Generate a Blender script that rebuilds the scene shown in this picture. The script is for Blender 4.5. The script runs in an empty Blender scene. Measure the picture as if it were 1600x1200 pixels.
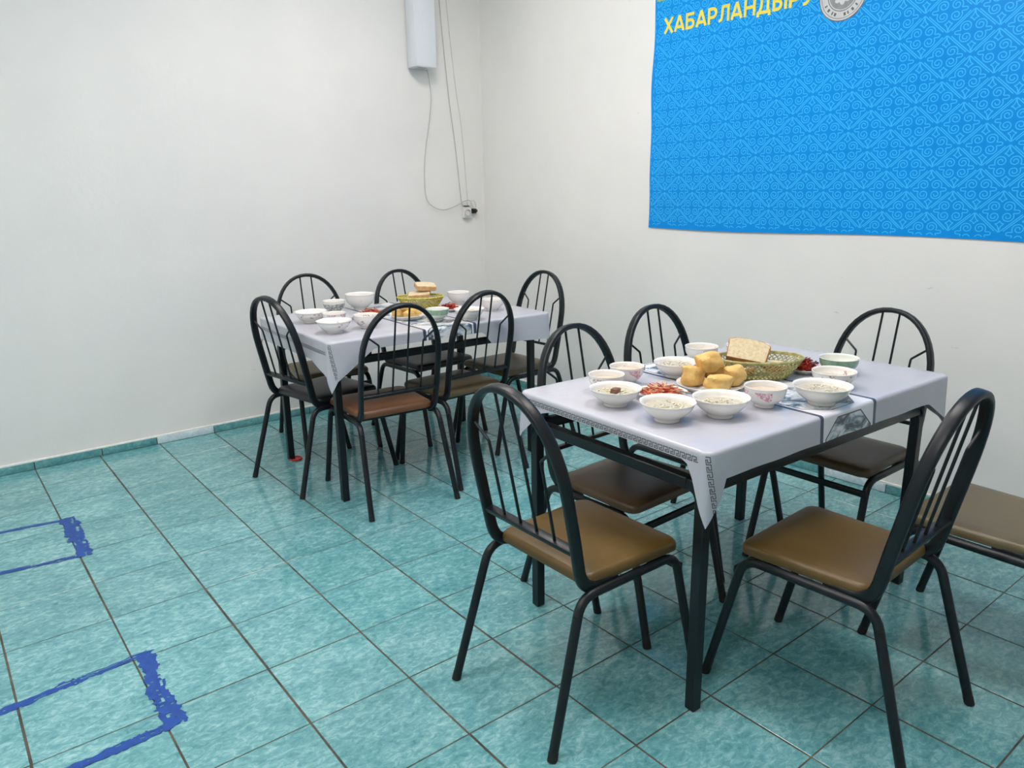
import bpy, bmesh, math, random
from mathutils import Vector, Matrix
random.seed(7)
PI = math.pi
sc = bpy.context.scene
COL = sc.collection

# ------------------------------------------------------------------ camera, world, exposure
cam_d = bpy.data.cameras.new('camera'); cam = bpy.data.objects.new('camera', cam_d); COL.objects.link(cam)
cam_d.sensor_fit = 'HORIZONTAL'; cam_d.sensor_width = 36.0; cam_d.lens = 1179.4 / 1600 * 36.0; cam_d.clip_start = 0.05
_fwd = Vector((0.598, 0.760, -0.254)).normalized()
_right = Vector((0.783, -0.621, -0.016)); _right = (_right - _fwd * _right.dot(_fwd)).normalized()
_up = _right.cross(_fwd)
CAM = Vector((-0.325, -4.377, 1.365))
cam.matrix_world = Matrix(((_right.x, _up.x, -_fwd.x, CAM.x), (_right.y, _up.y, -_fwd.y, CAM.y),
                           (_right.z, _up.z, -_fwd.z, CAM.z), (0, 0, 0, 1)))
sc.camera = cam
w = bpy.data.worlds.new('world'); sc.world = w; w.use_nodes = True
w.node_tree.nodes['Background'].inputs[0].default_value = (0.9, 0.95, 1.0, 1)
w.node_tree.nodes['Background'].inputs[1].default_value = 0.1
sc.view_settings.view_transform = 'Standard'; sc.view_settings.look = 'None'
sc.view_settings.gamma = 1.0; sc.view_settings.use_curve_mapping = False
sc.view_settings.exposure = 0.0
CEIL = 3.1
# ceiling panels: (x, y, emission strength); the last one is added to even out the light
PANELS = [(1.55, -1.45, 25.0), (1.55, -3.40, 25.0), (-1.45, -1.75, 25.0), (-1.2, -4.3, 25.0), (0.1, -2.75, 25.0)]
PANEL_SIZE = (0.62, 0.62)

def project(p):
    v = Vector(p) - CAM
    d = v.dot(_fwd)
    return (800 + 1179.4 * v.dot(_right) / d, 600 - 1179.4 * v.dot(_up) / d, d)

# ------------------------------------------------------------------ material helpers
def srgb(r, g, b):
    f = lambda c: (c / 255 / 12.92) if c / 255 <= 0.04045 else ((c / 255 + 0.055) / 1.055) ** 2.4
    return (f(r), f(g), f(b), 1.0)

class NT:
    """small node-graph helper"""
    def __init__(s, name):
        s.m = bpy.data.materials.new(name); s.m.use_nodes = True
        s.t = s.m.node_tree; s.b = s.t.nodes['Principled BSDF']
    def n(s, typ, **kw):
        nd = s.t.nodes.new(typ)
        for k, v in kw.items():
            if k.startswith('i_'):
                nd.inputs[k[2:].replace('_', ' ')].default_value = v
            else: setattr(nd, k, v)
        return nd
    def l(s, a, b): s.t.links.new(a, b)
    def put(s, sock, v):
        if isinstance(v, bpy.types.NodeSocket): s.l(v, sock)
        else: sock.default_value = v
    def math(s, op, a, b=0.0, c=0.0):
        nd = s.n('ShaderNodeMath', operation=op)
        s.put(nd.inputs[0], a); s.put(nd.inputs[1], b); s.put(nd.inputs[2], c)
        return nd.outputs[0]
    def coord(s, which='Object'): return s.n('ShaderNodeTexCoord').outputs[which]
    def mapping(s, vec, scale=(1, 1, 1), rot=(0, 0, 0), loc=None):
        nd = s.n('ShaderNodeMapping'); s.l(vec, nd.inputs['Vector'])
        nd.inputs['Scale'].default_value = scale; nd.inputs['Rotation'].default_value = rot
        if loc is not None: s.put(nd.inputs['Location'], loc)
        return nd.outputs[0]
    def noise(s, vec, scale, detail=3.0, rough=0.55, dist=0.0):
        nd = s.n('ShaderNodeTexNoise'); s.l(vec, nd.inputs['Vector'])
        nd.inputs['Scale'].default_value = scale; nd.inputs['Detail'].default_value = detail
        nd.inputs['Roughness'].default_value = rough; nd.inputs['Distortion'].default_value = dist
        return nd.outputs['Fac']
    def ramp(s, fac, stops):
        nd = s.n('ShaderNodeValToRGB'); s.l(fac, nd.inputs[0]); cr = nd.color_ramp
        cr.elements[0].position, cr.elements[0].color = stops[0]
        cr.elements[1].position, cr.elements[1].color = stops[-1]
        for p, c in stops[1:-1]:
            e = cr.elements.new(p); e.color = c
        return nd.outputs[0]
    def mix(s, fac, a, b, mode='MIX'):
        nd = s.n('ShaderNodeMix', data_type='RGBA', blend_type=mode)
        s.put(nd.inputs['Factor'], fac); s.put(nd.inputs['A'], a) if False else None
        s.put(nd.inputs[6], a); s.put(nd.inputs[7], b)
        return nd.outputs[2]
    def bump(s, h, strength=0.2, dist=0.01):
        nd = s.n('ShaderNodeBump'); s.l(h, nd.inputs['Height'])
        nd.inputs['Strength'].default_value = strength; nd.inputs['Distance'].default_value = dist
        s.l(nd.outputs[0], s.b.inputs['Normal'])
    def set(s, color=None, rough=None, metal=None, spec=None, coat=None):
        B = s.b.inputs
        if color is not None: s.put(B['Base Color'], color)
        if rough is not None: s.put(B['Roughness'], rough)
        if metal is not None: B['Metallic'].default_value = metal
        if spec is not None: B['Specular IOR Level'].default_value = spec
        if coat is not None: B['Coat Weight'].default_value = coat
        return s.m
BLACKC, WHITEC = (0, 0, 0, 1), (1, 1, 1, 1)

def simple(name, col, rough=0.5, metal=0.0, spec=0.5, var=0.08, scale=20.0, coat=0.0):
    k = NT(name); v = k.noise(k.coord(), scale)
    lo = tuple(c * (1 - var) for c in col[:3]) + (1,); hi = tuple(min(1, c * (1 + var)) for c in col[:3]) + (1,)
    return k.set(k.ramp(v, [(0.3, lo), (0.7, hi)]), rough, metal, spec, coat)

M = {}
# --- walls: whitewashed plaster with faint trowel relief and a few scuffs
k = NT('wall_plaster'); c = k.coord()
base = k.ramp(k.noise(c, 1.3, 4), [(0.3, srgb(229, 229, 227)), (0.7, srgb(238, 237, 234))])
sc1 = k.noise(k.mapping(c, (9, 9, 34), (0.5, 0.7, 0.3)), 1.6, 2, 0.5)
sc2 = k.noise(c, 0.9, 2)
scm = k.math('MULTIPLY', k.math('GREATER_THAN', sc1, 0.775), k.math('GREATER_THAN', sc2, 0.5))
k.bump(k.math('ADD', k.noise(c, 7, 5, 0.6), k.math('MULTIPLY', k.noise(c, 45, 3), 0.15)), 0.12, 0.02)
M['wall'] = k.set(k.mix(k.math('MULTIPLY', scm, 0.35), base, srgb(190, 186, 180)), 0.55, 0, 0.35)
M['ceiling'] = simple('ceiling_paint', srgb(238, 238, 236), 0.8)
M['caulk'] = simple('white_caulk', srgb(232, 232, 228), 0.6)

# --- teal mottled glazed floor tile
def tile_mat(name, dark, mid, light, rough=0.16):
    k = NT(name); c = k.coord()
    rnd = k.n('ShaderNodeObjectInfo').outputs['Random']
    cmb = k.n('ShaderNodeCombineXYZ'); k.l(k.math('MULTIPLY', rnd, 37.0), cmb.inputs[0]); k.l(k.math('MULTIPLY', rnd, 91.0), cmb.inputs[1])
    v = k.mapping(c, (1.0, 1.6, 1.0), (0, 0, 0.35), cmb.outputs[0])
    a = k.noise(v, 34, 7, 0.74, 0.7)
    b = k.noise(k.mapping(c, (1, 1.6, 1), (0, 0, 0.2), cmb.outputs[0]), 5, 3, 0.5, 0.6)
    f = k.math('ADD', k.math('MULTIPLY', a, 0.72), k.math('MULTIPLY', b, 0.28))
    col = k.ramp(f, [(0.34, dark), (0.5, mid), (0.66, light)])
    sh = k.math('ADD', 0.93, k.math('MULTIPLY', rnd, 0.12))
    hs = k.n('ShaderNodeHueSaturation'); k.l(col, hs.inputs['Color']); k.l(sh, hs.inputs['Value'])
    r = k.math('ADD', rough, k.math('MULTIPLY', b, 0.08))
    return k.set(hs.outputs[0], r, 0, 0.5)
M['tile'] = tile_mat('teal_glazed_tile', srgb(70, 132, 139), srgb(106, 164, 168), srgb(156, 200, 202), 0.07)
M['tile_skirt'] = tile_mat('teal_skirting_tile', srgb(70, 132, 139), srgb(100, 160, 164), srgb(136, 188, 190), 0.2)
M['tile_white'] = tile_mat('pale_marbled_tile', srgb(176, 200, 208), srgb(206, 224, 232), srgb(240, 246, 250), 0.2)
k = NT('grout'); c = k.coord()
M['grout'] = k.set(k.ramp(k.noise(c, 9, 5, 0.7), [(0.35, srgb(52, 52, 46)), (0.6, srgb(92, 86, 72)), (0.75, srgb(140, 134, 116))]), 0.9)
k = NT('blue_floor_paint'); c = k.coord()
M['bluepaint'] = k.set(k.ramp(k.noise(c, 40, 4), [(0.3, srgb(12, 60, 138)), (0.7, srgb(22, 78, 164))]), 0.5)

# --- chair and table metal
k = NT('black_enamel_metal'); c = k.coord()
wr = k.noise(c, 26, 5, 0.7)
M['metal'] = k.set(k.ramp(wr, [(0.35, srgb(13, 18, 22)), (0.66, srgb(20, 26, 31)), (0.76, srgb(60, 46, 42))]), k.math('ADD', 0.28, k.math('MULTIPLY', wr, 0.2)), 0, 0.4)
M['rubber'] = simple('black_rubber', srgb(22, 22, 22), 0.7)
def vinyl(name, a, b, cc):
    k = NT(name); c = k.coord()
    v = k.noise(c, 6, 4, 0.6)
    k.bump(k.noise(c, 140, 2), 0.06, 0.002)
    return k.set(k.ramp(v, [(0.3, a), (0.55, b), (0.8, cc)]), k.math('ADD', 0.3, k.math('MULTIPLY', v, 0.2)), 0, 0.45)
M['vinyl_brown'] = vinyl('tan_brown_vinyl', srgb(86, 67, 30), srgb(96, 75, 36), srgb(106, 84, 44))
M['vinyl_olive'] = vinyl('olive_vinyl', srgb(92, 80, 54), srgb(102, 90, 62), srgb(112, 100, 72))
M['vinyl_red'] = vinyl('reddish_brown_vinyl', srgb(104, 70, 46), srgb(114, 78, 52), srgb(124, 90, 60))
M['vinyl_dark'] = vinyl('dark_brown_vinyl', srgb(80, 62, 42), srgb(90, 70, 48), srgb(100, 80, 56))
M['vinyl_black'] = vinyl('black_vinyl', srgb(24, 26, 31), srgb(31, 33, 39), srgb(40, 43, 49))
M['wood'] = simple('table_board', srgb(150, 120, 86), 0.6)
M['red'] = simple('red_plastic', srgb(196, 44, 40), 0.35)

# --- tablecloth: grey-lilac vinyl, white runner with navy lines and ink-wash panels
k = NT('printed_oilcloth')
uvn = k.n('ShaderNodeUVMap', uv_map='cloth'); sp = k.n('ShaderNodeSeparateXYZ'); k.l(uvn.outputs[0], sp.inputs[0])
u, v = sp.outputs[0], sp.outputs[1]
au = k.math('ABSOLUTE', u)
plain = k.ramp(k.noise(uvn.outputs[0], 3.0, 3), [(0.3, srgb(184, 185, 195)), (0.7, srgb(195, 196, 204))])
inrun = k.math('LESS_THAN', au, 0.136)
stripe = k.math('COMPARE', au, 0.136, 0.0078)
vp = k.math('ABSOLUTE', k.math('SUBTRACT', k.math('FRACT', k.math('DIVIDE', k.math('ADD', v, 5.0 + 0.372), 0.25)), 0.5))
a1 = k.math('DIVIDE', au, 0.118); a2 = k.math('DIVIDE', vp, 0.44)
sdf = k.math('MAXIMUM', k.math('MAXIMUM', a1, a2), k.math('DIVIDE', k.math('ADD', a1, a2), 1.5))
outl = k.math('COMPARE', sdf, 0.985, 0.018)
inside = k.math('LESS_THAN', sdf, 0.985)
ink = k.noise(k.mapping(uvn.outputs[0], (1, 1.7, 1), (0, 0, 0.35)), 13, 5, 0.62, 0.8)
inkc = k.ramp(ink, [(0.40, srgb(232, 234, 236)), (0.49, srgb(196, 204, 210)), (0.56, srgb(120, 140, 156)), (0.62, srgb(74, 80, 84))])
white = k.ramp(k.math('GREATER_THAN', k.noise(uvn.outputs[0], 60, 1), 0.78), [(0.4, srgb(226, 227, 232)), (0.6, srgb(150, 152, 160))])
cc = k.mix(inrun, plain, white)
cc = k.mix(k.math('MULTIPLY', inrun, inside), cc, inkc)
cc = k.mix(k.math('MULTIPLY', inrun, outl), cc, srgb(70, 72, 80))
cc = k.mix(stripe, cc, srgb(62, 74, 98))
k.bump(k.noise(k.mapping(uvn.outputs[0], (1, 2.5, 1)), 5, 3), 0.12, 0.02)
M['cloth'] = k.set(cc, 0.26, 0, 0.5)
M['keyink'] = simple('dark_print_ink', srgb(52, 54, 60), 0.4)

# --- crockery and food
M['china'] = simple('white_china', srgb(239, 236, 229), 0.12, 0, 0.5, 0.01, coat=0.3)
def floral(name, cols, z0, z1, dens, thr, seed):
    k = NT(name); c = k.coord()
    s2 = k.n('ShaderNodeSeparateXYZ'); k.l(c, s2.inputs[0])
    band = k.math('MULTIPLY', k.math('GREATER_THAN', s2.outputs[2], z0), k.math('LESS_THAN', s2.outputs[2], z1))
    mp = k.mapping(c, (1, 1, 1), (0, 0, 0), (seed, seed * 2, seed))
    clump = k.math('GREATER_THAN', k.noise(mp, dens, 1), thr)
    petals = k.noise(mp, 170, 3, 0.6)
    pc = k.ramp(petals, [(0.36, srgb(240, 238, 233)), (0.46, cols[0]), (0.6, cols[1])])
    return k.set(k.mix(k.math('MULTIPLY', band, clump), srgb(240, 238, 233), pc), 0.12, 0, 0.5, 0.3)
M['china_pink'] = floral('china_with_pink_roses', (srgb(230, 200, 206), srgb(204, 146, 164)), 0.024, 0.052, 16, 0.56, 3.1)
M['china_leaf'] = floral('china_with_small_leaves', (srgb(222, 214, 202), srgb(150, 128, 122)), 0.016, 0.05, 36, 0.64, 8.3)
M['china_green'] = None
k = NT('green_banded_china'); c = k.coord(); s2 = k.n('ShaderNodeSeparateXYZ'); k.l(c, s2.inputs[0])
rr = k.n('ShaderNodeVectorMath', operation='LENGTH'); cm = k.n('ShaderNodeCombineXYZ'); k.l(s2.outputs[0], cm.inputs[0]); k.l(s2.outputs[1], cm.inputs[1]); k.l(cm.outputs[0], rr.inputs[0])
outer = k.n('ShaderNodeUVMap', uv_map='side'); so = k.n('ShaderNodeSeparateXYZ'); k.l(outer.outputs[0], so.inputs[0])
gm = k.math('MULTIPLY', k.math('LESS_THAN', so.outputs[0], 0.5), k.math('MULTIPLY', k.math('GREATER_THAN', s2.outputs[2], 0.030), k.math('LESS_THAN', s2.outputs[2], 0.056)))
M['china_green'] = k.set(k.mix(gm, srgb(232, 238, 230), k.ramp(k.noise(c, 60, 3), [(0.3, srgb(120, 156, 128)), (0.7, srgb(150, 182, 156))])), 0.12, 0, 0.5, 0.3)
k = NT('grey_patterned_china'); c = k.coord(); s2 = k.n('ShaderNodeSeparateXYZ'); k.l(c, s2.inputs[0])
outer = k.n('ShaderNodeUVMap', uv_map='side'); so = k.n('ShaderNodeSeparateXYZ'); k.l(outer.outputs[0], so.inputs[0])
gm = k.math('MULTIPLY', k.math('LESS_THAN', so.outputs[0], 0.5), k.math('LESS_THAN', s2.outputs[2], 0.052))
M['china_grey'] = k.set(k.mix(gm, srgb(236, 236, 230), k.ramp(k.noise(c, 110, 3), [(0.4, srgb(120, 128, 122)), (0.6, srgb(196, 200, 192))])), 0.15, 0, 0.5, 0.3)
k = NT('noodle_soup'); c = k.coord(); f = k.noise(c, 55, 5, 0.65, 1.0)
k.bump(f, 0.4, 0.004)
M['soup'] = k.set(k.ramp(f, [(0.3, srgb(166, 158, 136)), (0.5, srgb(196, 188, 164)), (0.7, srgb(218, 211, 190))]), 0.2)
M['noodle'] = simple('boiled_noodle', srgb(224, 214, 186), 0.3)
M['tea'] = simple('milky_tea', srgb(214, 196, 172), 0.1)
M['meat'] = simple('boiled_meat', srgb(112, 78, 58), 0.45, var=0.3, scale=60)
M['herb'] = simple('chopped_herb', srgb(92, 104, 66), 0.5, var=0.3)
def bread(name, a, b, cc, sc_=30):
    k = NT(name); c = k.coord(); f = k.noise(c, sc_, 5, 0.65)
    k.bump(f, 0.35, 0.006)
    return k.set(k.ramp(f, [(0.3, a), (0.52, b), (0.75, cc)]), 0.6, 0, 0.3)
M['fried'] = bread('fried_dough', srgb(206, 158, 84), srgb(226, 190, 118), srgb(238, 212, 150), 18)
M['crumb'] = bread('bread_crumb', srgb(206, 184, 146), srgb(224, 208, 172), srgb(234, 222, 192), 90)
M['crust'] = bread('bread_crust', srgb(150, 96, 54), srgb(180, 124, 76), srgb(204, 156, 106), 40)
M['crust_pale'] = bread('pale_bread_crust', srgb(196, 152, 102), srgb(216, 178, 130), srgb(226, 196, 152), 40)
M['carrot'] = simple('shredded_carrot', srgb(206, 92, 52), 0.35, var=0.25, scale=90)
M['cabbage'] = simple('shredded_cabbage', srgb(226, 186, 148), 0.35, var=0.15, scale=90)
M['pepper'] = simple('red_pepper_strip', srgb(150, 42, 30), 0.25, var=0.35, scale=60)
M['aubergine'] = simple('dark_vegetable_strip', srgb(60, 36, 32), 0.3, var=0.3)
k = NT('woven_cane'); c = k.coord(); f = k.noise(c, 70, 3)
M['cane'] = k.set(k.ramp(f, [(0.3, srgb(138, 134, 78)), (0.55, srgb(176, 170, 112)), (0.75, srgb(206, 200, 150))]), 0.45)
k = NT('yellow_woven_cane'); c = k.coord(); f = k.noise(c, 70, 3)
M['cane_yellow'] = k.set(k.ramp(f, [(0.3, srgb(160, 152, 62)), (0.55, srgb(204, 192, 92)), (0.75, srgb(226, 216, 136))]), 0.45)
M['steel'] = simple('polished_steel', srgb(196, 198, 200), 0.16, 1.0)

# --- wall fittings and banner
M['whitemetal'] = simple('white_powder_coat', srgb(228, 233, 238), 0.3, var=0.01)
M['whiteplastic'] = simple('white_plastic', srgb(228, 228, 224), 0.35)
M['blackplastic'] = simple('black_plastic', srgb(34, 34, 36), 0.4)
M['greycable'] = simple('grey_cable', srgb(190, 190, 186), 0.5)
M['whitecable'] = simple('white_cable', srgb(214, 213, 209), 0.5)
M['banner'] = simple('blue_vinyl_banner', srgb(0, 144, 232), 0.33, 0, 0.22, 0.03, 1.2)
M['ornament'] = simple('light_blue_print', srgb(62, 192, 255), 0.33, 0, 0.22, 0.01)
M['yellowprint'] = simple('yellow_print', srgb(240, 222, 84), 0.3, 0, 0.5, 0.02)
M['goldborder'] = simple('pale_green_border_print', srgb(170, 196, 120), 0.3, 0, 0.5, 0.2, 150)
M['silver'] = simple('light_grey_print', srgb(204, 206, 206), 0.35, 0, 0.5, 0.08, 60)
M['silverdark'] = simple('mid_grey_print', srgb(140, 144, 148), 0.35, 0, 0.5, 0.12, 60)
M['silverline'] = simple('dark_grey_print', srgb(96, 98, 102), 0.35)

# ------------------------------------------------------------------ mesh helpers
def obj(name, bm, mat, parent=None, smooth=True, loc=None):
    me = bpy.data.meshes.new(name); bm.normal_update(); bm.to_mesh(me); bm.free()
    mats = mat if isinstance(mat, (list, tuple)) else [mat]
    for m_ in mats: me.materials.append(m_)
    if smooth:
        me.polygons.foreach_set('use_smooth', [True] * len(me.polygons))
        me.set_sharp_from_angle(angle=math.radians(40))
    o = bpy.data.objects.new(name, me); COL.objects.link(o)
    if parent is not None: o.parent = parent
    if loc is not None: o.location = loc
    return o
def tag(o, label=None, cat=None, group=None, kind=None):
    if label: o['label'] = label
    if cat: o['category'] = cat
    if group: o['group'] = group
    if kind: o['kind'] = kind
    return o
def empty(name, loc=(0, 0, 0), rz=0.0):
    o = bpy.data.objects.new(name, None); COL.objects.link(o); o.location = loc; o.rotation_euler = (0, 0, rz)
    o.empty_display_size = 0.05
    return o
def box(bm, c, s, bevel=0.0, rot=None, mi=0):
    r = bmesh.ops.create_cube(bm, size=1.0); vs = r['verts']
    bmesh.ops.scale(bm, vec=s, verts=vs)
    if bevel > 0:
        es = list({e for v_ in vs for e in v_.link_edges})
        g = bmesh.ops.bevel(bm, geom=es, offset=bevel, segments=2, profile=0.5, affect='EDGES')
        vs = list({v_ for f_ in g['faces'] for v_ in f_.verts} | {v_ for v_ in vs if v_.is_valid})
        seen = set(vs); stack = list(vs)
        while stack:
            q = stack.pop()
            for e in q.link_edges:
                o_ = e.other_vert(q)
                if o_ not in seen: seen.add(o_); stack.append(o_)
        vs = list(seen)
    if rot is not None: bmesh.ops.rotate(bm, cent=(0, 0, 0), matrix=rot, verts=vs)
    bmesh.ops.translate(bm, vec=c, verts=vs)
    if mi:
        for f_ in {f_ for v_ in vs for f_ in v_.link_faces}: f_.material_index = mi
    return vs
def fillet(pts, rad, n=5):
    """polyline with rounded interior corners"""
    P = [Vector(p) for p in pts]; out = [P[0]]
    for i in range(1, len(P) - 1):
        r = rad[i - 1] if isinstance(rad, (list, tuple)) else rad
        a, b, c_ = P[i - 1], P[i], P[i + 1]
        d1 = (a - b).normalized(); d2 = (c_ - b).normalized()
        ang = d1.angle(d2)
        if r <= 0 or ang > PI - 0.01: out.append(b); continue
        t = min(r / math.tan(ang / 2), 0.49 * (a - b).length if i > 1 else 0.98 * (a - b).length, 0.49 * (c_ - b).length if i < len(P) - 2 else 0.98 * (c_ - b).length)
        p1, p2 = b + d1 * t, b + d2 * t
        for q in range(n + 1):
            s_ = q / n
            out.append(p1 * (1 - s_) ** 2 + b * 2 * s_ * (1 - s_) + p2 * s_ ** 2)
    out.append(P[-1]); return out
def rprof(wx, wy, n=8):
    """rounded cross-section: ellipse when n == 0 corners else superellipse"""
    e = 0.5 if n == 8 else 1.0
    r = []
    for i in range(12 if n == 8 else n):
        a = 2 * PI * (i + 0.5) / (12 if n == 8 else n); c_, s_ = math.cos(a), math.sin(a)
        r.append((math.copysign(abs(c_) ** e, c_) * wx, math.copysign(abs(s_) ** e, s_) * wy))
    return r
def sweep(bm, pts, prof, ref=(0, 0, 1), caps=True, closed=False, mi=0, scales=None):
    P = [Vector(p) for p in pts]; n = len(P); rings = []
    refv = Vector(ref)
    for i in range(n):
        if closed: t = P[(i + 1) % n] - P[i - 1]
        else: t = P[min(i + 1, n - 1)] - P[max(i - 1, 0)]
        t.normalize()
        a = refv - t * refv.dot(t)
        if a.length < 1e-3: a = t.orthogonal()
        a.normalize(); b = t.cross(a)
        k_ = 1.0 if scales is None else scales[i]
        rings.append([bm.verts.new(P[i] + a * x * k_ + b * y * k_) for x, y in prof])
    m_ = len(prof)
    for i in range(n if closed else n - 1):
        A, B = rings[i], rings[(i + 1) % n]
        for j in range(m_):
            f_ = bm.faces.new((A[j], A[(j + 1) % m_], B[(j + 1) % m_], B[j])); f_.material_index = mi
    if caps and not closed:
        f_ = bm.faces.new(list(reversed(rings[0]))); f_.material_index = mi
        f_ = bm.faces.new(rings[-1]); f_.material_index = mi
def circ(r, n=10): return [(r * math.cos(2 * PI * i / n), r * math.sin(2 * PI * i / n)) for i in range(n)]
def lathe(bm, prof, segs=32, uvside=None, fn=None):
    """prof: list of (r, z); closes at r==0"""
    rings = []
    for r, z in prof:
        if r < 1e-6: rings.append([bm.verts.new((0, 0, z))])
        else:
            ring = []
            for i in range(segs):
                a = 2 * PI * i / segs; q = r if fn is None else fn(r, z, a)
                ring.append(bm.verts.new((q * math.cos(a), q * math.sin(a), z)))
            rings.append(ring)
    uvl = bm.loops.layers.uv.new('side') if uvside is not None else None
    for i in range(len(rings) - 1):
        A, B = rings[i], rings[i + 1]
        for j in range(segs):
            j2 = (j + 1) % segs
            if len(A) == 1: vs = (A[0], B[j2], B[j])
            elif len(B) == 1: vs = (A[j], A[j2], B[0])
            else: vs = (A[j], A[j2], B[j2], B[j])
            f_ = bm.faces.new(vs)
            if uvl is not None:
                for lp in f_.loops: lp[uvl].uv = (0.0 if i < uvside else 1.0, 0)
def copy_tree(o, parent=None):
    c_ = o.copy(); COL.objects.link(c_); c_.parent = parent
    for ch in list(o.children): copy_tree(ch, c_)
    return c_

# ------------------------------------------------------------------ the room shell
X0, Y0 = -3.0, -6.6                                   # far sides of the room, behind the camera
WR0, WR1 = 2.897, 2.948                               # right wall: x at y=0 and at y=-2.7 (very slightly out of square)
wrx = lambda y: WR0 + (WR1 - WR0) * (-y / 2.7)
def prism(name, pts, z0, z1, mat):
    bm = bmesh.new()
    a = [bm.verts.new((x, y, z0)) for x, y in pts]; b = [bm.verts.new((x, y, z1)) for x, y in pts]
    n = len(pts)
    bm.faces.new(list(reversed(a))); bm.faces.new(b)
    for i in range(n): bm.faces.new((a[i], a[(i + 1) % n], b[(i + 1) % n], b[i]))
    return tag(obj(name, bm, mat, smooth=False), kind='structure')
XR = wrx(Y0)
floor = prism('floor', [(X0, Y0), (XR, Y0), (wrx(0), 0), (X0, 0)], -0.06, -0.0011, M['grout'])
prism('wall_back', [(X0 - 0.15, 0), (wrx(0) + 0.2, 0), (wrx(0) + 0.2, 0.15), (X0 - 0.15, 0.15)], -0.06, CEIL + 0.1, M['wall'])
prism('wall_right', [(XR, Y0), (XR + 0.15, Y0), (wrx(0) + 0.15, 0), (wrx(0), 0)], -0.06, CEIL + 0.1, M['wall'])
prism('wall_left', [(X0 - 0.15, Y0), (X0, Y0), (X0, 0), (X0 - 0.15, 0)], -0.06, CEIL + 0.1, M['wall'])
prism('wall_front', [(X0 - 0.15, Y0 - 0.15), (XR + 0.15, Y0 - 0.15), (XR + 0.15, Y0), (X0 - 0.15, Y0)], -0.06, CEIL + 0.1, M['wall'])
prism('ceiling', [(X0, Y0), (XR, Y0), (wrx(0), 0), (X0, 0)], CEIL, CEIL + 0.1, M['ceiling'])

# floor tiles: 30 cm grid; joints across the room are a little wider than those along the back wall
S = 0.30
TX, TY = S - 0.0062, S - 0.0042
def tile_bm(tx, ty, th=0.010, b=0.0006):
    bm = bmesh.new(); z = 0.0
    o_ = [bm.verts.new((sx * tx / 2, sy * ty / 2, z - b)) for sx, sy in ((-1, -1), (1, -1), (1, 1), (-1, 1))]
    i_ = [bm.verts.new((sx * (tx / 2 - b), sy * (ty / 2 - b), z)) for sx, sy in ((-1, -1), (1, -1), (1, 1), (-1, 1))]
    l_ = [bm.verts.new((sx * tx / 2, sy * ty / 2, z - th)) for sx, sy in ((-1, -1), (1, -1), (1, 1), (-1, 1))]
    bm.faces.new(i_)
    for i in range(4):
        j = (i + 1) % 4
        bm.faces.new((o_[i], o_[j], i_[j], i_[i])); bm.faces.new((l_[i], l_[j], o_[j], o_[i]))
    return bm
cells = []
for ci in range(int(X0 / S) - 0, 10):
    for rj in range(0, 22):
        x, y = (ci + 0.5) * S, -(rj + 0.5) * S
        if x - S / 2 > wrx(y) - 0.01: continue
        px, py, d = project((x, y, 0))
        vis = d > 0.3 and -120 < px < 1720 and 560 < py < 1340
        cells.append((0 if vis else 1, d if d > 0 else 50 - d, x, y))
cells.sort()
t0 = None
for i, (nv, d, x, y) in enumerate(cells[:300]):
    if t0 is None:
        t0 = obj('floor_tile', tile_bm(TX, TY), M['tile'], floor, smooth=False); o = t0
    else:
        o = t0.copy(); COL.objects.link(o); o.parent = floor
    o.location = (x + random.uniform(-.0008, .0008), y + random.uniform(-.0006, .0006), random.uniform(-.0001, .0001))
    o.rotation_euler = (random.uniform(-.0006, .0006), random.uniform(-.0006, .0006), random.uniform(-.002, .002) + random.choice((0, 0, PI)))
bm = bmesh.new()
for nv, d, x, y in cells[300:]:
    tb = tile_bm(TX, TY); bmesh.ops.translate(tb, vec=(x, y, 0), verts=tb.verts[:])
    me = bpy.data.meshes.new('tmp'); tb.to_mesh(me); tb.free(); bm.from_mesh(me); bpy.data.meshes.remove(me)
if cells[300:]: tag(obj('floor_tile_field', bm, M['tile'], floor, smooth=False), kind='stuff')
else: bm.free()

# skirting: cut tiles standing against both walls, with a white caulk bead on top
SKH = 0.042
def skirting(name, p0, p1, joints, whites, nrm):
    """p0->p1 along the wall; joints: fractions in metres from p0"""
    L = (Vector(p1) - Vector(p0)).length; dirv = (Vector(p1) - Vector(p0)).normalized(); nv = Vector(nrm)
    ang = math.atan2(dirv.y, dirv.x)
    bm = bmesh.new()
    mid = (Vector(p0) + Vector(p1)) / 2
    box(bm, mid + nv * 0.003 + Vector((0, 0, SKH / 2)), (L, 0.006, SKH), 0, Matrix.Rotation(ang, 3, 'Z'))
    root = tag(obj(name, bm, M['grout'], smooth=False), kind='structure')
    for i in range(len(joints) - 1):
        a, b = joints[i], joints[i + 1]
        bm = bmesh.new(); box(bm, (0, 0, 0), (b - a - 0.004, 0.010, SKH - 0.002), 0.0012)
        o = obj('skirting_tile', bm, M['tile_white'] if i in whites else M['tile_skirt'], root)
        o.location = Vector(p0) + dirv * (a + b) / 2 + nv * 0.006 + Vector((0, 0, SKH / 2 + 0.001))
        o.rotation_euler = (0, 0, ang)
        if i in whites: o['label'] = 'pale bluish white skirting tile'
    bm = bmesh.new()
    n_ = 60
    pts = [Vector(p0) + dirv * (L * q / n_) + nv * 0.004 + Vector((0, 0, SKH + 0.003 + random.uniform(-.001, .001))) for q in range(n_ + 1)]
    sweep(bm, pts, circ(0.0065, 6))
    o = obj('caulk_bead', bm, M['caulk'], root)
    return root
jb = [0.0] + [S * q + 0.012 * ((q * 7) % 3 - 1) for q in range(1, 20)] + [wrx(0) - X0]
skirting('baseboard_back', (X0, 0, 0), (wrx(0), 0, 0), jb, {12}, (0, -1, 0))
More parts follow.
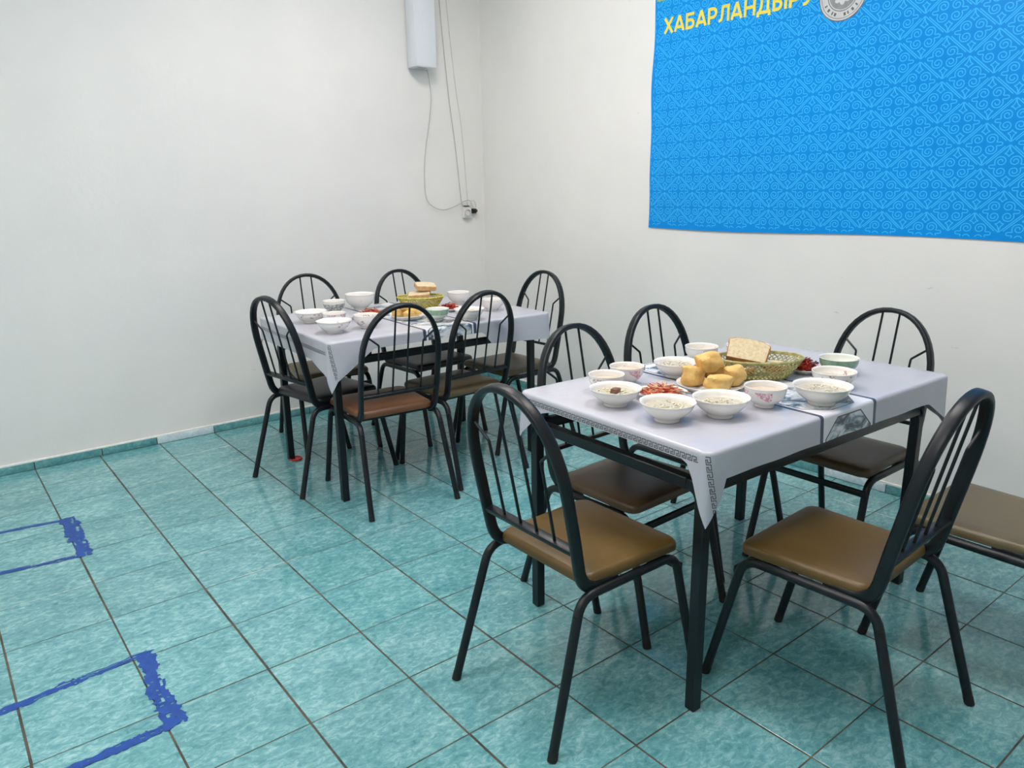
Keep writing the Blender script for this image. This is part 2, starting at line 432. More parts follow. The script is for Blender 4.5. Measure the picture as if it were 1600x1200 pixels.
Lr = math.hypot(wrx(-6.6) - wrx(0), 6.6)
jr = [0.0] + [S * q - 0.07 for q in range(1, 22)] + [Lr]
nr = Vector((-1, -(WR1 - WR0) / 2.7, 0)).normalized()
skirting('baseboard_right', (wrx(0), 0, 0), (wrx(-6.6), -6.6, 0), jr, {9}, nr)

# ceiling light panels (the room's own lamps, plus one added mid-room as fill)
def light_panel(x, y, e, label):
    root = empty('ceiling_light', (x, y, CEIL)); tag(root, label, 'ceiling light', 'square ceiling light panels')
    wx, wy = PANEL_SIZE
    bm = bmesh.new()
    for sx in (-1, 1): box(bm, (sx * (wx / 2 + 0.012), 0, -0.02), (0.024, wy + 0.048, 0.04))
    for sy in (-1, 1): box(bm, (0, sy * (wy / 2 + 0.012), -0.02), (wx, 0.024, 0.04))
    obj('frame', bm, M['whitemetal'], root, smooth=False)
    k = NT('lit_diffuser'); em = k.n('ShaderNodeEmission'); em.inputs[0].default_value = (1.0, 0.925, 0.90, 1); em.inputs[1].default_value = e
    k.l(em.outputs[0], k.t.nodes['Material Output'].inputs[0])
    bm = bmesh.new(); box(bm, (0, 0, -0.027), (wx, wy, 0.01)); obj('diffuser', bm, k.m, root, smooth=False)
for (x, y, e), lb in zip(PANELS, ('square ceiling light panel above the farther table', 'square ceiling light panel above the nearer table',
                                  'square ceiling light panel above the bare floor by the back wall', 'square ceiling light panel above the bare floor near the camera', 'added square fill light panel in the middle of the room')):
    light_panel(x, y, e, lb)

# ------------------------------------------------------------------ blue painted marks on the floor
def floor_mark(label, segs):
    root = tag(empty('floor_marking', (segs[0][0][0], segs[0][0][1], 0)), label, 'floor marking', 'blue painted marks on the floor')
    ox, oy = segs[0][0]
    for si, (a, b, wd, gap) in enumerate(segs):
        A, B = Vector((a[0] - ox, a[1] - oy, 0)), Vector((b[0] - ox, b[1] - oy, 0))
        L = (B - A).length; d = (B - A) / L; nrm = Vector((-d.y, d.x, 0))
        bm = bmesh.new(); n = max(6, int(L / 0.006)); m = 7
        off = 0.0; ed = [0.0, 0.0]
        grid = []
        for i in range(n + 1):
            ed = [min(1, max(-1, e * 0.75 + random.uniform(-.5, .5))) for e in ed]
            row = []
            for j in range(m + 1):
                tt = j / m - 0.5
                w_ = wd * (1 + 0.38 * (ed[0] if tt < 0 else ed[1]))
                row.append(bm.verts.new(A + d * (L * i / n) + nrm * (tt * w_ + 0.003 * math.sin(i * 0.13)) + Vector((0, 0, 0.0011 + 0.0004 * si))))
            grid.append(row)
        st = [0.0] * m
        for i in range(n):
            for j in range(m):
                st[j] = st[j] * 0.88 + random.gauss(0, 1) * 0.45
                edge = 0.8 if j in (0, m - 1) else 0.0
                if st[j] + edge > gap: continue
                bm.faces.new((grid[i][j], grid[i][j + 1], grid[i + 1][j + 1], grid[i + 1][j]))
        for v_ in [v_ for v_ in bm.verts if not v_.link_faces]: bm.verts.remove(v_)
        obj('paint_stroke', bm, M['bluepaint'], root, smooth=False)
floor_mark('ragged blue painted bracket on the teal floor, farther one near the back wall',
           [((-0.45, -0.745), (0.03, -0.815), 0.030, 1.15), ((0.022, -0.795), (0.012, -1.245), 0.062, 1.35), ((0.02, -1.232), (-0.42, -1.18), 0.030, 0.95)])
floor_mark('ragged blue painted bracket on the teal floor, nearer one at the bottom left',
           [((-0.55, -2.135), (0.045, -2.082), 0.034, 0.95), ((0.032, -2.075), (0.016, -2.48), 0.058, 1.2), ((0.035, -2.462), (-0.40, -2.505), 0.036, 1.5)])

# ------------------------------------------------------------------ chairs
LEGR = 0.0125
def make_chair():
    root = empty('dining_chair')
    HW = 0.179
    # one inverted U each side: leg, side rail under the seat, leg
    for s in (-1, 1):
        path = fillet([(s * 0.207, -0.275, 0.012), (s * 0.186, -0.165, 0.392), (s * 0.186, 0.185, 0.392), (s * 0.197, 0.275, 0.012)], 0.062, 6)
        bm = bmesh.new(); sweep(bm, path[:2], circ(LEGR, 10), (1, 0, 0)); r_ = obj('leg', bm, M['metal'], root)
        bm = bmesh.new(); sweep(bm, path[1:-1], circ(LEGR, 10), (1, 0, 0)); obj('side_rail', bm, M['metal'], root)
        bm = bmesh.new(); sweep(bm, path[-2:], circ(LEGR, 10), (1, 0, 0)); f_ = obj('leg', bm, M['metal'], root)
        for lg, p, q in ((r_, path[0], path[1]), (f_, path[-1], path[-2])):
            d = (p - q).normalized()
            bm = bmesh.new(); e = p + d * (p.z / -d.z)
            sweep(bm, [p - d * 0.012, e - d * 0.0035, e], circ(LEGR + 0.0004, 10), (1, 0, 0)); 
            for v_ in bm.verts: v_.co.z = max(v_.co.z, 0.0006)
            obj('foot_cap', bm, M['rubber'], lg)
    # cross bars
    bm = bmesh.new(); box(bm, (0, 0.205, 0.352), (0.385, 0.012, 0.022), 0.002); obj('front_stretcher', bm, M['metal'], root)
    bm = bmesh.new(); box(bm, (0, -0.075, 0.386), (0.372, 0.022, 0.012), 0.002); obj('seat_crossbar', bm, M['metal'], root)
    bm = bmesh.new(); box(bm, (0, 0.12, 0.386), (0.372, 0.022, 0.012), 0.002); obj('seat_crossbar', bm, M['metal'], root)
    # backrest hoop: flat-oval tube, leaning back, ends bent forward under the seat
    def tilt(z): return -0.158 - (z - 0.44) * 0.205
    hoop = []
    zc, zr = 0.655, 0.243
    n = 22
    left = fillet([(-HW + 0.008, -0.03, 0.398), (-HW + 0.004, -0.150, 0.398), (-HW, tilt(0.54), 0.54), (-HW, tilt(zc), zc)], [0.075, 0.01], 6)
    hoop += left[:-1]
    for i in range(n + 1):
        a = PI - PI * i / n
        z = zc + zr * math.sin(a) ** 0.92; x = HW * math.copysign(abs(math.cos(a)) ** 0.95, math.cos(a))
        hoop.append(Vector((x, tilt(z), z)))
    hoop += [Vector((-p.x, p.y, p.z)) for p in reversed(left[:-1])]
    # section: thin in the hoop's plane, deep front to back
    bm = bmesh.new(); P = hoop; rings = []
    prof = rprof(0.0092, 0.0160)
    for i in range(len(P)):
        t = (P[min(i + 1, len(P) - 1)] - P[max(i - 1, 0)]).normalized()
        side = Vector((1, 0, 0)) if True else None
        dep = Vector((0, 0.98, 0.2)); dep = dep - t * dep.dot(t)
        if dep.length < 0.35:
            dep = Vector((0, t.z, -t.y)) * (-1)
            dep = dep - t * dep.dot(t)
        dep.normalize(); inp = t.cross(dep).normalized()
        rings.append([bm.verts.new(P[i] + inp * x + dep * y) for x, y in prof])
    for i in range(len(rings) - 1):
        A, B = rings[i], rings[i + 1]
        # align ring start to avoid twist
        best = min(range(len(B)), key=lambda q: sum((A[j].co - B[(j + q) % len(B)].co).length_squared for j in range(len(B))))
        rings[i + 1] = B = B[best:] + B[:best]
        for j in range(len(A)): bm.faces.new((A[j], A[(j + 1) % len(A)], B[(j + 1) % len(A)], B[j]))
    bm.faces.new(list(reversed(rings[0]))); bm.faces.new(rings[-1])
    bmesh.ops.recalc_face_normals(bm, faces=bm.faces[:])
    br = obj('backrest', bm, M['metal'], root)
    # lower rail of the back
    zr0 = 0.512
    bm = bmesh.new(); box(bm, (0, 0, 0), (2 * HW - 0.004, 0.026, 0.013), 0.002, Matrix.Rotation(math.radians(11), 3, 'X'))
    obj('back_rail', bm, M['metal'], br, loc=(0, tilt(zr0), zr0))
    for x in (-0.031, 0.031):
        a = math.acos(min(1, abs(x) / HW)); zt = zc + zr * math.sin(a) ** 0.92 - 0.004
        bm = bmesh.new(); sweep(bm, [(x * 1.05, tilt(zr0), zr0), (x, tilt(zt), zt)], circ(0.0042, 7), (1, 0, 0)); obj('spindle', bm, M['metal'], br)
    for s in (-1, 1):
        zb, zt = 0.735, 0.775
        a = math.asin(min(1, (zt - zc) / zr)); xt = HW * math.cos(a) - 0.004
        bm = bmesh.new()
        sweep(bm, fillet([(s * 0.100, tilt(zr0), zr0), (s * 0.102, tilt(zb), zb), (s * xt, tilt(zt), zt)], 0.012, 3), circ(0.0042, 7), (1, 0, 0)); obj('spindle', bm, M['metal'], br)
    # padded seat on a board, rounded corners, slightly domed
    def outline(inset):
        pts = []
        hwf, hwr, yf, yr, r = 0.190 - inset, 0.178 - inset, 0.205 - inset, -0.140 + inset, 0.032 - inset * 0.2
        for (cx, cy, a0) in ((hwf - r, yf - r, 0), (-(hwf - r), yf - r, PI / 2), (-(hwr - r), yr + r, PI), (hwr - r, yr + r, 1.5 * PI)):
            for q in range(6):
                a = a0 + PI / 2 * q / 5
                pts.append((cx + r * math.cos(a), cy + r * math.sin(a)))
        return pts
    bm = bmesh.new(); lev = [(0.006, 0.4045), (0.0005, 0.408), (0.0, 0.417), (0.0015, 0.426), (0.006, 0.4325), (0.014, 0.4360), (0.05, 0.4385), (0.10, 0.4395)]
    rings = [[bm.verts.new((x, y, z)) for x, y in outline(i_)] for i_, z in lev]
    for A, B in zip(rings, rings[1:]):
        for j in range(len(A)): bm.faces.new((A[j], A[(j + 1) % len(A)], B[(j + 1) % len(A)], B[j]))
    bm.faces.new(rings[-1]); bm.faces.new(list(reversed(rings[0])))
    obj('seat', bm, M['vinyl_brown'], root)
    return root
proto = make_chair()
CH = [  # x, y, facing angle, seat, label
    (.979, -3.0, -90, 'vinyl_brown', 'black hoop-back chair with tan seat at the near left end of the nearer table'),
    (1.482, -3.494, 2.5, 'vinyl_brown', 'large foreground black hoop-back chair with tan seat, leaning hoop at the right'),
    (1.42, -2.756, 182, 'vinyl_dark', 'black hoop-back chair tucked under the nearer table, hoop behind its left tea bowls'),
    (1.93, -2.662, 180, 'vinyl_dark', 'black hoop-back chair behind the nearer table, hoop rising behind the bread basket'),
    (2.237, -3.078, 90, 'vinyl_dark', 'black hoop-back chair with dark seat between the nearer table end and the banner wall'),
    (2.0, -3.69, 0, 'vinyl_olive', 'olive-seated chair cut off by the right edge of the photo'),
    (1.136, -1.018, -80.6, 'vinyl_black', 'black hoop-back chair with black seat at the left end of the farther table'),
    (1.255, -1.43, -5, 'vinyl_red', 'black hoop-back chair with reddish brown seat, left one in front of the farther table'),
    (1.695, -1.37, 3, 'vinyl_olive', 'black hoop-back chair with olive seat, right one in front of the farther table'),
    (1.365, -.565, 171, 'vinyl_olive', 'black hoop-back chair behind the farther table, left one along the back wall'),
    (1.905, -.752, 184, 'vinyl_black', 'black hoop-back chair with black seat behind the bread basket of the farther table'),
    (2.188, -1.185, 92, 'vinyl_olive', 'black hoop-back chair with olive seat at the corner end of the farther table'),
]
for i, (x, y, a, mt, lb) in enumerate(CH):
    o = proto if i == 0 else copy_tree(proto)
    o.location = (x, y, 0); o.rotation_euler = (0, 0, math.radians(a)); tag(o, lb, 'chair', 'black metal hoop-back dining chairs')
    for ch in o.children:
        if ch.name.startswith('seat') and not ch.name.startswith('seat_'):
            ch.material_slots[0].link = 'OBJECT'; ch.material_slots[0].material = M[mt]

# ------------------------------------------------------------------ tables
TOPZ = 0.741
def make_table(label, legs_c, rot, fl, fw, top_c, top_s, red=False):
    """legs_c: frame centre; fl/fw: leg spacing; top_c/top_s: board centre and size (world axes, same rotation)"""
    root = empty('dining_table', (legs_c[0], legs_c[1], 0), math.radians(rot)); tag(root, label, 'table')
    t = 0.0155; zr = 0.635
    prof = [(-t, -t), (t, -t), (t, t), (-t, t)]
    for sx in (-1, 1):
        X = sx * fl / 2
        path = fillet([(X, -fw / 2, 0.0005), (X, -fw / 2, zr), (X, fw / 2, zr), (X, fw / 2, 0.0005)], 0.045, 5)
        k_ = 7
        for nm, pp in (('leg', path[:k_]), ('end_rail', path[k_ - 1:-k_ + 1]), ('leg', path[-k_:])):
            bm = bmesh.new(); sweep(bm, pp, prof, (1, 0, 0)); bmesh.ops.recalc_face_normals(bm, faces=bm.faces[:])
            bmesh.ops.bevel(bm, geom=bm.edges[:], offset=0.0022, segments=1, affect='EDGES')
            obj(nm, bm, M['metal'], root)
    for sy in (-1, 1):
        bm = bmesh.new(); box(bm, (0, sy * fw / 2, zr), (fl - 0.031, 0.031, 0.031), 0.0022); obj('side_rail', bm, M['metal'], root)
        for sx in (-1, 1):
            bm = bmesh.new(); box(bm, (sx * (fl / 2 - 0.16), sy * (fw / 2 - 0.012), (zr + 0.0155 + 0.722) / 2), (0.03, 0.02, 0.722 - zr - 0.0155), 0.001); obj('spacer', bm, M['metal'], root)
    ca, sa = math.cos(math.radians(-rot)), math.sin(math.radians(-rot))
    dx, dy = top_c[0] - legs_c[0], top_c[1] - legs_c[1]
    bm = bmesh.new(); box(bm, (ca * dx - sa * dy, sa * dx + ca * dy, 0.731), (top_s[0] - 0.012, top_s[1] - 0.012, 0.018), 0.003); obj('table_top', bm, M['wood'], root)
    return root

def make_cloth(label, c, rot, L, W, prof, keyflap, tablename):
    """prof: drop profiles per side, lists of (fraction, drop)"""
    o_root = empty('tablecloth', (c[0], c[1], 0), math.radians(rot))
    r = 0.018
    per = []   # (pos, normal, side, frac)
    sides = [('near', (-L / 2 + r, -W / 2), (L / 2 - r, -W / 2), (0, -1)), ('right', (L / 2, -W / 2 + r), (L / 2, W / 2 - r), (1, 0)),
             ('far', (L / 2 - r, W / 2), (-L / 2 + r, W / 2), (0, 1)), ('left', (-L / 2, W / 2 - r), (-L / 2, -W / 2 + r), (-1, 0))]
    def lerp(pf, f):
        for (f0, d0), (f1, d1) in zip(pf, pf[1:]):
            if f <= f1: return d0 + (d1 - d0) * ((f - f0) / max(1e-6, f1 - f0))
        return pf[-1][1]
    for si, (nm, a, b, nn) in enumerate(sides):
        n = int(math.hypot(b[0] - a[0], b[1] - a[1]) / 0.018)
        for i in range(n + 1):
            f = i / n
            per.append((Vector((a[0] + (b[0] - a[0]) * f, a[1] + (b[1] - a[1]) * f)), Vector(nn), lerp(prof[nm], f)))
        n2 = sides[(si + 1) % 4][3]; cc_ = Vector(b) - Vector(nn) * r
        d1 = lerp(prof[nm], 1.0); d2 = lerp(prof[sides[(si + 1) % 4][0]], 0.0)
        for q in range(1, 8):
            a_ = PI / 2 * q / 8; nv = Vector(nn) * math.cos(a_) + Vector(n2) * math.sin(a_)
            tip = prof['tips'][si]
            dd = d1 + (d2 - d1) * q / 8 + tip * (1 - abs(q - 4) / 4) ** 1.0
            per.append((cc_ + nv * r, nv, dd))
    N = len(per); TZ = TOPZ + 0.0012; rf = 0.010
    cum = [0.0]
    for i in range(N): cum.append(cum[-1] + (per[(i + 1) % N][0] - per[i][0]).length)
    def P(i, t):
        """point t metres of cloth past the table edge at perimeter index i"""
        p, nv, d = per[i]
        arc = rf * PI / 2
        fl = 0.10 * max(0, d - 0.11)
        if t <= arc: a = t / rf; o, z = rf * math.sin(a) - 0.0, rf * (math.cos(a) - 1)
        else:
            q = t - arc
            o = rf + q * 0.05 + 0.0016 * math.sin(cum[i] * 31) * min(1, q / 0.08) + fl * math.sin(q * 14) * 0.25; z = -rf - q
        return Vector((p.x + nv.x * o, p.y + nv.y * o, TZ + z)), (p.x + nv.x * t, p.y + nv.y * t)
    bm = bmesh.new(); uvl = bm.loops.layers.uv.new('cloth')
    ROW = 14; rings = []; uvs = {}
    for k_ in range(ROW + 1):
        ring = []
        for i in range(N):
            d = per[i][2] + rf * 0.6
            arc = rf * PI / 2
            t = arc * k_ / 4 if k_ <= 4 else arc + (d - arc) * (k_ - 4) / (ROW - 4)
            co, uv_ = P(i, t); v_ = bm.verts.new(co); uvs[v_] = uv_; ring.append(v_)
        rings.append(ring)
    inner = []
    for i in range(N):
        p = per[i][0]; v_ = bm.verts.new((p.x * 0.94, p.y * 0.92, TZ + 0.0)); uvs[v_] = (p.x * 0.94, p.y * 0.92); inner.append(v_)
    for A, B in zip([inner] + rings, rings):
        for j in range(N): bm.faces.new((A[j], B[j], B[(j + 1) % N], A[(j + 1) % N]))
    bm.faces.new(inner)
    for f_ in bm.faces:
        for lp in f_.loops: lp[uvl].uv = uvs[lp.vert]
    sheet = obj('cloth_sheet', bm, M['cloth'], o_root)
    # printed key border along the left hem and down the near-left corner flap
    idx = {nm: None for nm in ('near', 'right', 'far', 'left')}
    bm = bmesh.new()
    def strip(fn, length, h):
        per_ = 0.0185; n = int(length / per_)
        key = [(0, 0), (0, 1), (.72, 1), (.72, .38), (.36, .38), (.36, 0), (1, 0)]
        wv = 0.0009
        for q in range(n):
            for (x0, y0), (x1, y1) in zip(key, key[1:]):
                a0, b0, a1, b1 = (q + x0) * per_, y0 * h, (q + x1) * per_, y1 * h
                if abs(a1 - a0) > 1e-9: lo, hi = sorted((a0, a1)); quad = [(lo - wv, b0 - wv), (hi + wv, b0 - wv), (hi + wv, b0 + wv), (lo - wv, b0 + wv)]
                else: lo, hi = sorted((b0, b1)); quad = [(a0 - wv, lo), (a0 + wv, lo), (a0 + wv, hi), (a0 - wv, hi)]
                vs = [bm.verts.new(fn(a, b)) for a, b in quad]
                bm.faces.new(vs)
    start = None
    Ls = [i for i in range(N) if per[i][1].x < -0.999]
    c0 = cum[Ls[0]]; c1 = cum[Ls[-1]]
    def at(s, t):
        s = max(0, min(cum[N] - 1e-6, s)); lo = 0
        import bisect
        i = min(N - 1, bisect.bisect_right(cum, s) - 1); f = (s - cum[i]) / max(1e-9, cum[i + 1] - cum[i])
        a, _ = P(i, t); b, _ = P((i + 1) % N, t)
        nv = per[i][1]
        return a.lerp(b, f) + Vector((nv.x, nv.y, 0.25)) * 0.0012
    tk = prof['key']
    strip(lambda a, b: at(c0 + 0.01 + a, tk - b), c1 - c0 - 0.01, 0.0125)
    if keyflap:
        sm = c1 + r * PI / 2 * 0.45
        strip(lambda a, b: at(sm + 0.10 * a + (b - 0.006) * 0.55, 0.018 + a), keyflap, 0.0125)
    bmesh.ops.recalc_face_normals(bm, faces=bm.faces[:])
    tag(obj('key_border', bm, M['keyink'], o_root, smooth=False), kind='stuff')
    return tag(o_root, label, 'tablecloth', 'printed grey tablecloths')

# nearer table
T1C, T1R, T1L, T1W = (1.703, -2.984), -2.0, 1.195, 0.734
make_table('black metal framed dining table nearer the camera, under a grey cloth', (1.668, -2.987), -1.8, 1.075, 0.662, T1C, (T1L, T1W))
make_cloth('grey oilcloth with ink-wash runner on the nearer table, corner point hanging by the leg', T1C, T1R, T1L, T1W, {
    'near': [(0, .145), (.018, .12), (.03, .076), (.9, .074), (.94, .10), (1, .14)], 'right': [(0, .15), (.12, .11), (1, .10)],
    'far': [(0, .06), (.1, .03), (.85, .03), (1, .12)], 'left': [(0, .13), (.12, .05), (.2, .034), (.94, .034), (.97, .07), (1, .125)], 'tips': [0.03, 0.03, 0.05, 0.06], 'key': 0.036}, 0.16, 'near')
# farther table
T2C, T2R, T2L, T2W = (1.597, -1.062), -2.2, 1.175, 0.86
make_table('black metal framed dining table farther off, near the back wall corner', (1.582, -1.095), -2.3, 1.06, 0.68, T2C, (T2L, T2W))
make_cloth('grey oilcloth with ink-wash runner on the farther table, pointed corner hanging at the left', T2C, T2R, T2L, T2W, {
    'near': [(0, .17), (.16, .05), (.66, .05), (.7, .11), (1, .13)], 'right': [(0, .13), (1, .12)],
    'far': [(0, .08), (.1, .04), (.9, .04), (1, .08)], 'left': [(0, .11), (.8, .10), (1, .15)], 'tips': [0.05, 0.04, 0.04, 0.06], 'key': 0.062}, 0.16, 'far')

# red cap under one leg of the farther table
bm = bmesh.new(); lathe(bm, [(0, 0.0005), (0.030, 0.0005), (0.033, 0.004), (0.032, 0.009), (0.028, 0.010), (0.026, 0.005), (0, 0.005)], 28)
tag(obj('jar_lid', bm, M['red'], loc=(1.083, -0.752, 0.0)), 'red plastic lid lying under a leg of the farther table', 'lid')

# ------------------------------------------------------------------ crockery and food
CZ = TOPZ + 0.0024          # top of the cloth
def bowl_profile(R, h, foot, flare):
    """footed bowl with a turned-out lip; flare >= 1.4 gives the steeper tea-bowl wall"""
    tea = flare >= 1.4; n = 9; Rb, zb, e = (0.972, 0.93, 2.5) if tea else (0.915, 0.84, 1.75)
    wall = [(foot + 0.001 + (R * Rb - foot - 0.001) * (1 - (1 - i / n) ** e), 0.008 + (h * zb - 0.008) * (i / n)) for i in range(n + 1)]
    wall += [(R * (Rb + 1) / 2, h * (zb * 0.45 + 0.55)), (R, h)]
    o = [(0, 0.003), (foot - 0.004, 0.003), (foot - 0.003, 0.0), (foot, 0.0)] + wall
    no = len(o)
    o += [(R - 0.0006, h + 0.0016), (R - 0.0024, h + 0.0014)]
    o += [(r - 0.0036, z + 0.0012) for r, z in reversed(wall[1:-1])]
    o += [(foot * 0.6, 0.0095), (0, 0.0095)]
    return o, no
def radius_at(prof, no, z):
    ins = prof[no:]
    for (r0, z0), (r1, z1) in zip(ins, ins[1:]):
        if z1 <= z <= z0 and z0 > z1: return r1 + (r0 - r1) * (z - z1) / (z0 - z1)
    return ins[0][0]
def make_bowl(x, y, dia, h, label, mat='china', fill=None, flare=1.3, foot=None, level=0.6, scallop=0.0, rz=0.0, group=None, cat='bowl', ribs=0):
    R = dia / 2; foot = foot or R * 0.46
    root = empty('soup_bowl' if fill == 'soup' else ('tea_bowl' if cat == 'bowl' else cat), (x, y, CZ), rz)
    tag(root, label, cat, group)
    pf, no = bowl_profile(R, h, foot, flare)
    bm = bmesh.new()
    fn = None
    if scallop: fn = lambda r, z, a: r * (1 + scallop * math.cos(12 * a) * max(0, (z / h - 0.6)) / 0.4)
    if ribs: fn = lambda r, z, a: r * (1 + 0.012 * math.cos(ribs * a) * (1 if 0.15 < z / h < 0.9 else 0))
    lathe(bm, pf, 96 if ribs else 48, no, fn); obj('bowl_body', bm, M[mat], root)
    if fill:
        z = h * level; r = radius_at(pf, no, z) - 0.0006
        bm = bmesh.new(); lathe(bm, [(r, z), (r * 0.97, z + 0.0004), (r * 0.5, z + 0.0008), (0, z + 0.001)], 32); bmesh.ops.recalc_face_normals(bm, faces=bm.faces[:])
        obj('soup' if fill == 'soup' else 'tea', bm, M['soup' if fill == 'soup' else 'tea'], root)
        if fill == 'soup':
            bm = bmesh.new()
            for q in range(16):
                a0 = random.uniform(0, 2 * PI); rr_ = r * 0.72 * math.sqrt(random.random()); cx, cy = rr_ * math.cos(a0), rr_ * math.sin(a0)
                th = random.uniform(0, 2 * PI); ln = random.uniform(.008, .02); cv = random.uniform(-60, 60); pts = []
                for s in range(6):
                    u_ = (s / 5 - .5) * ln; t_ = th + cv * u_
                    pts.append((cx + u_ * math.cos(t_), cy + u_ * math.sin(t_), z + 0.0012 + 0.0016 * math.sin(PI * s / 5)))
                sweep(bm, pts, [(-.0009, -.002), (.0009, -.002), (.0009, .002), (-.0009, .002)], (0, 0, 1))
            tag(obj('noodles', bm, M['noodle'], root), kind='stuff')
            bm = bmesh.new()
            for q in range(7):
                a0 = random.uniform(0, 2 * PI); rr_ = r * 0.8 * math.sqrt(random.random())
                box(bm, (rr_ * math.cos(a0), rr_ * math.sin(a0), z + 0.0022), (.004, .0016, .0012), 0, Matrix.Rotation(a0 * 3, 3, 'Z'))
            tag(obj('herbs', bm, M['herb'], root, smooth=False), kind='stuff')
    return root
def blob(name, x, y, z, size, rz, mat, rough=0.12, seed=0, parent=None, boxy=0.6, sub=3, tilt=(0, 0)):
    """lumpy rounded piece of food resting at z"""
    rnd = random.Random(seed); bm = bmesh.new(); bmesh.ops.create_icosphere(bm, subdivisions=sub, radius=1.0)
    ph = [rnd.uniform(0, 6.28) for _ in range(6)]
    for v_ in bm.verts:
        c_ = v_.co.copy(); l_ = 1.0
        q = Vector([math.copysign(abs(t_) ** boxy, t_) for t_ in c_])
        d = 1 + rough * (math.sin(3.1 * c_.x + ph[0]) * math.sin(2.7 * c_.y + ph[1]) + 0.6 * math.sin(5.3 * c_.z + ph[2] + 2 * c_.x) + 0.35 * math.sin(9 * c_.y + ph[3]) * math.sin(8 * c_.x + ph[4]))
        v_.co = Vector((q.x * size[0] / 2, q.y * size[1] / 2, q.z * size[2] / 2)) * d
    R_ = Matrix.Rotation(tilt[0], 3, 'X') @ Matrix.Rotation(tilt[1], 3, 'Y')
    bmesh.ops.rotate(bm, cent=(0, 0, 0), matrix=R_, verts=bm.verts[:])
    mz = min(v_.co.z for v_ in bm.verts)
    bmesh.ops.translate(bm, vec=(0, 0, -mz), verts=bm.verts[:])
    o = obj(name, bm, mat, parent); o.location = (x, y, z); o.rotation_euler = (0, 0, rz)
    return o
def make_plate(x, y, dia, label, mat='china', h=0.016, well=0.55):
    R = dia / 2; f = R * well; m_ = f + (R - f) * 0.55
    bm = bmesh.new()
    lathe(bm, [(0, 0.002), (f - .003, 0.002), (f - .002, 0), (f, 0), (f + .002, 0.003), (m_, h * .55), (R, h), (R - .001, h + .0012), (R - .003, h + .0006), (m_ - .001, h * .55 + .004), (f, 0.0065), (0, 0.0065)], 48, 6)
    return tag(obj('plate', bm, M[mat], loc=(x, y, CZ)), label, 'plate')
def salad(x, y, R, hgt, n, mats, label, seed):
    rnd = random.Random(seed); bm = bmesh.new()
    for i in range(n):
        a = rnd.uniform(0, 2 * PI); q = math.sqrt(rnd.random()); rr_ = R * q
        zt = 0.0095 + hgt * (1 - q ** 1.8) * rnd.uniform(.45, 1.0)
        th = rnd.uniform(0, 2 * PI); ln = rnd.uniform(.022, .042); cv = rnd.uniform(-35, 35); pitch = rnd.uniform(-.35, .35); pts = []
        for s in range(5):
            u_ = (s / 4 - .5) * ln; t_ = th + cv * u_
            px, py = rr_ * math.cos(a) + u_ * math.cos(t_), rr_ * math.sin(a) + u_ * math.sin(t_)
            m_ = math.hypot(px, py)
            if m_ > R: px *= R / m_; py *= R / m_
            pts.append((px, py, max(0.0168, zt + u_ * pitch)))
        w_ = rnd.uniform(.0012, .0022)
        sweep(bm, pts, [(-.0011, -w_), (.0011, -w_), (.0011, w_), (-.0011, w_)], (0, 0, 1), mi=rnd.choices(range(len(mats)), [m_[1] for m_ in mats])[0])
    o = obj('shredded_salad', bm, [M[m_[0]] for m_ in mats]); o.location = (x, y, CZ)
    # keep the heap from floating: a low mound underneath
    b2 = bmesh.new(); lathe(b2, [(0, 0.0080), (R * .66, 0.0080), (R * .86, 0.0150), (R * .8, 0.017), (R * .55, 0.0095 + hgt * .45), (0, 0.0095 + hgt * .6)], 20)
    obj('salad_heap_core', b2, M[mats[0][0]], o)
    return tag(o, label, 'salad', kind='stuff')
def bread_slice(x, y, z, rot, label, w=0.095, h=0.085, th=0.022, seed=0, crust='crust'):
    """tin-loaf slice; crumb body with a separate crust band"""
    rnd = random.Random(seed); root = empty('bread_slice', (x, y, z)); root.rotation_euler = rot; tag(root, label, 'bread')
    out = [(-w / 2, -h / 2), (w / 2, -h / 2), (w / 2 * 1.02, h * .2), (w / 2 * 1.08, h * .36), (w * .36, h * .5), (0, h * .54), (-w * .36, h * .5), (-w / 2 * 1.08, h * .36), (-w / 2 * 1.02, h * .2)]
    P = fillet([(a, b, 0) for a, b in out] + [(out[0][0], out[0][1], 0)], 0.012, 3)[:-1]
    P = [Vector((p.x * (1 + rnd.uniform(-.015, .015)), p.y * (1 + rnd.uniform(-.015, .015)), 0)) for p in P]
    bm = bmesh.new()
    def ringz(s, zz): return [bm.verts.new((p.x * s, p.y * s, zz)) for p in P]
    A = [ringz(.955, -th / 2), ringz(.955, th / 2)]
    bm.faces.new(list(reversed(A[0]))); bm.faces.new(A[1])
    for j in range(len(P)): bm.faces.new((A[0][j], A[0][(j + 1) % len(P)], A[1][(j + 1) % len(P)], A[1][j]))
    obj('crumb', bm, M['crumb'], root, smooth=False)
    bm = bmesh.new()
    rs = [ringz(.955, -th / 2 + .0005), ringz(1.0, -th / 2 + .002), ringz(1.0, th / 2 - .002), ringz(.955, th / 2 - .0005)]
    for A_, B_ in zip(rs, rs[1:]):
        for j in range(len(P)): bm.faces.new((A_[j], A_[(j + 1) % len(P)], B_[(j + 1) % len(P)], B_[j]))
    obj('crust', bm, M[crust], root)
    return root
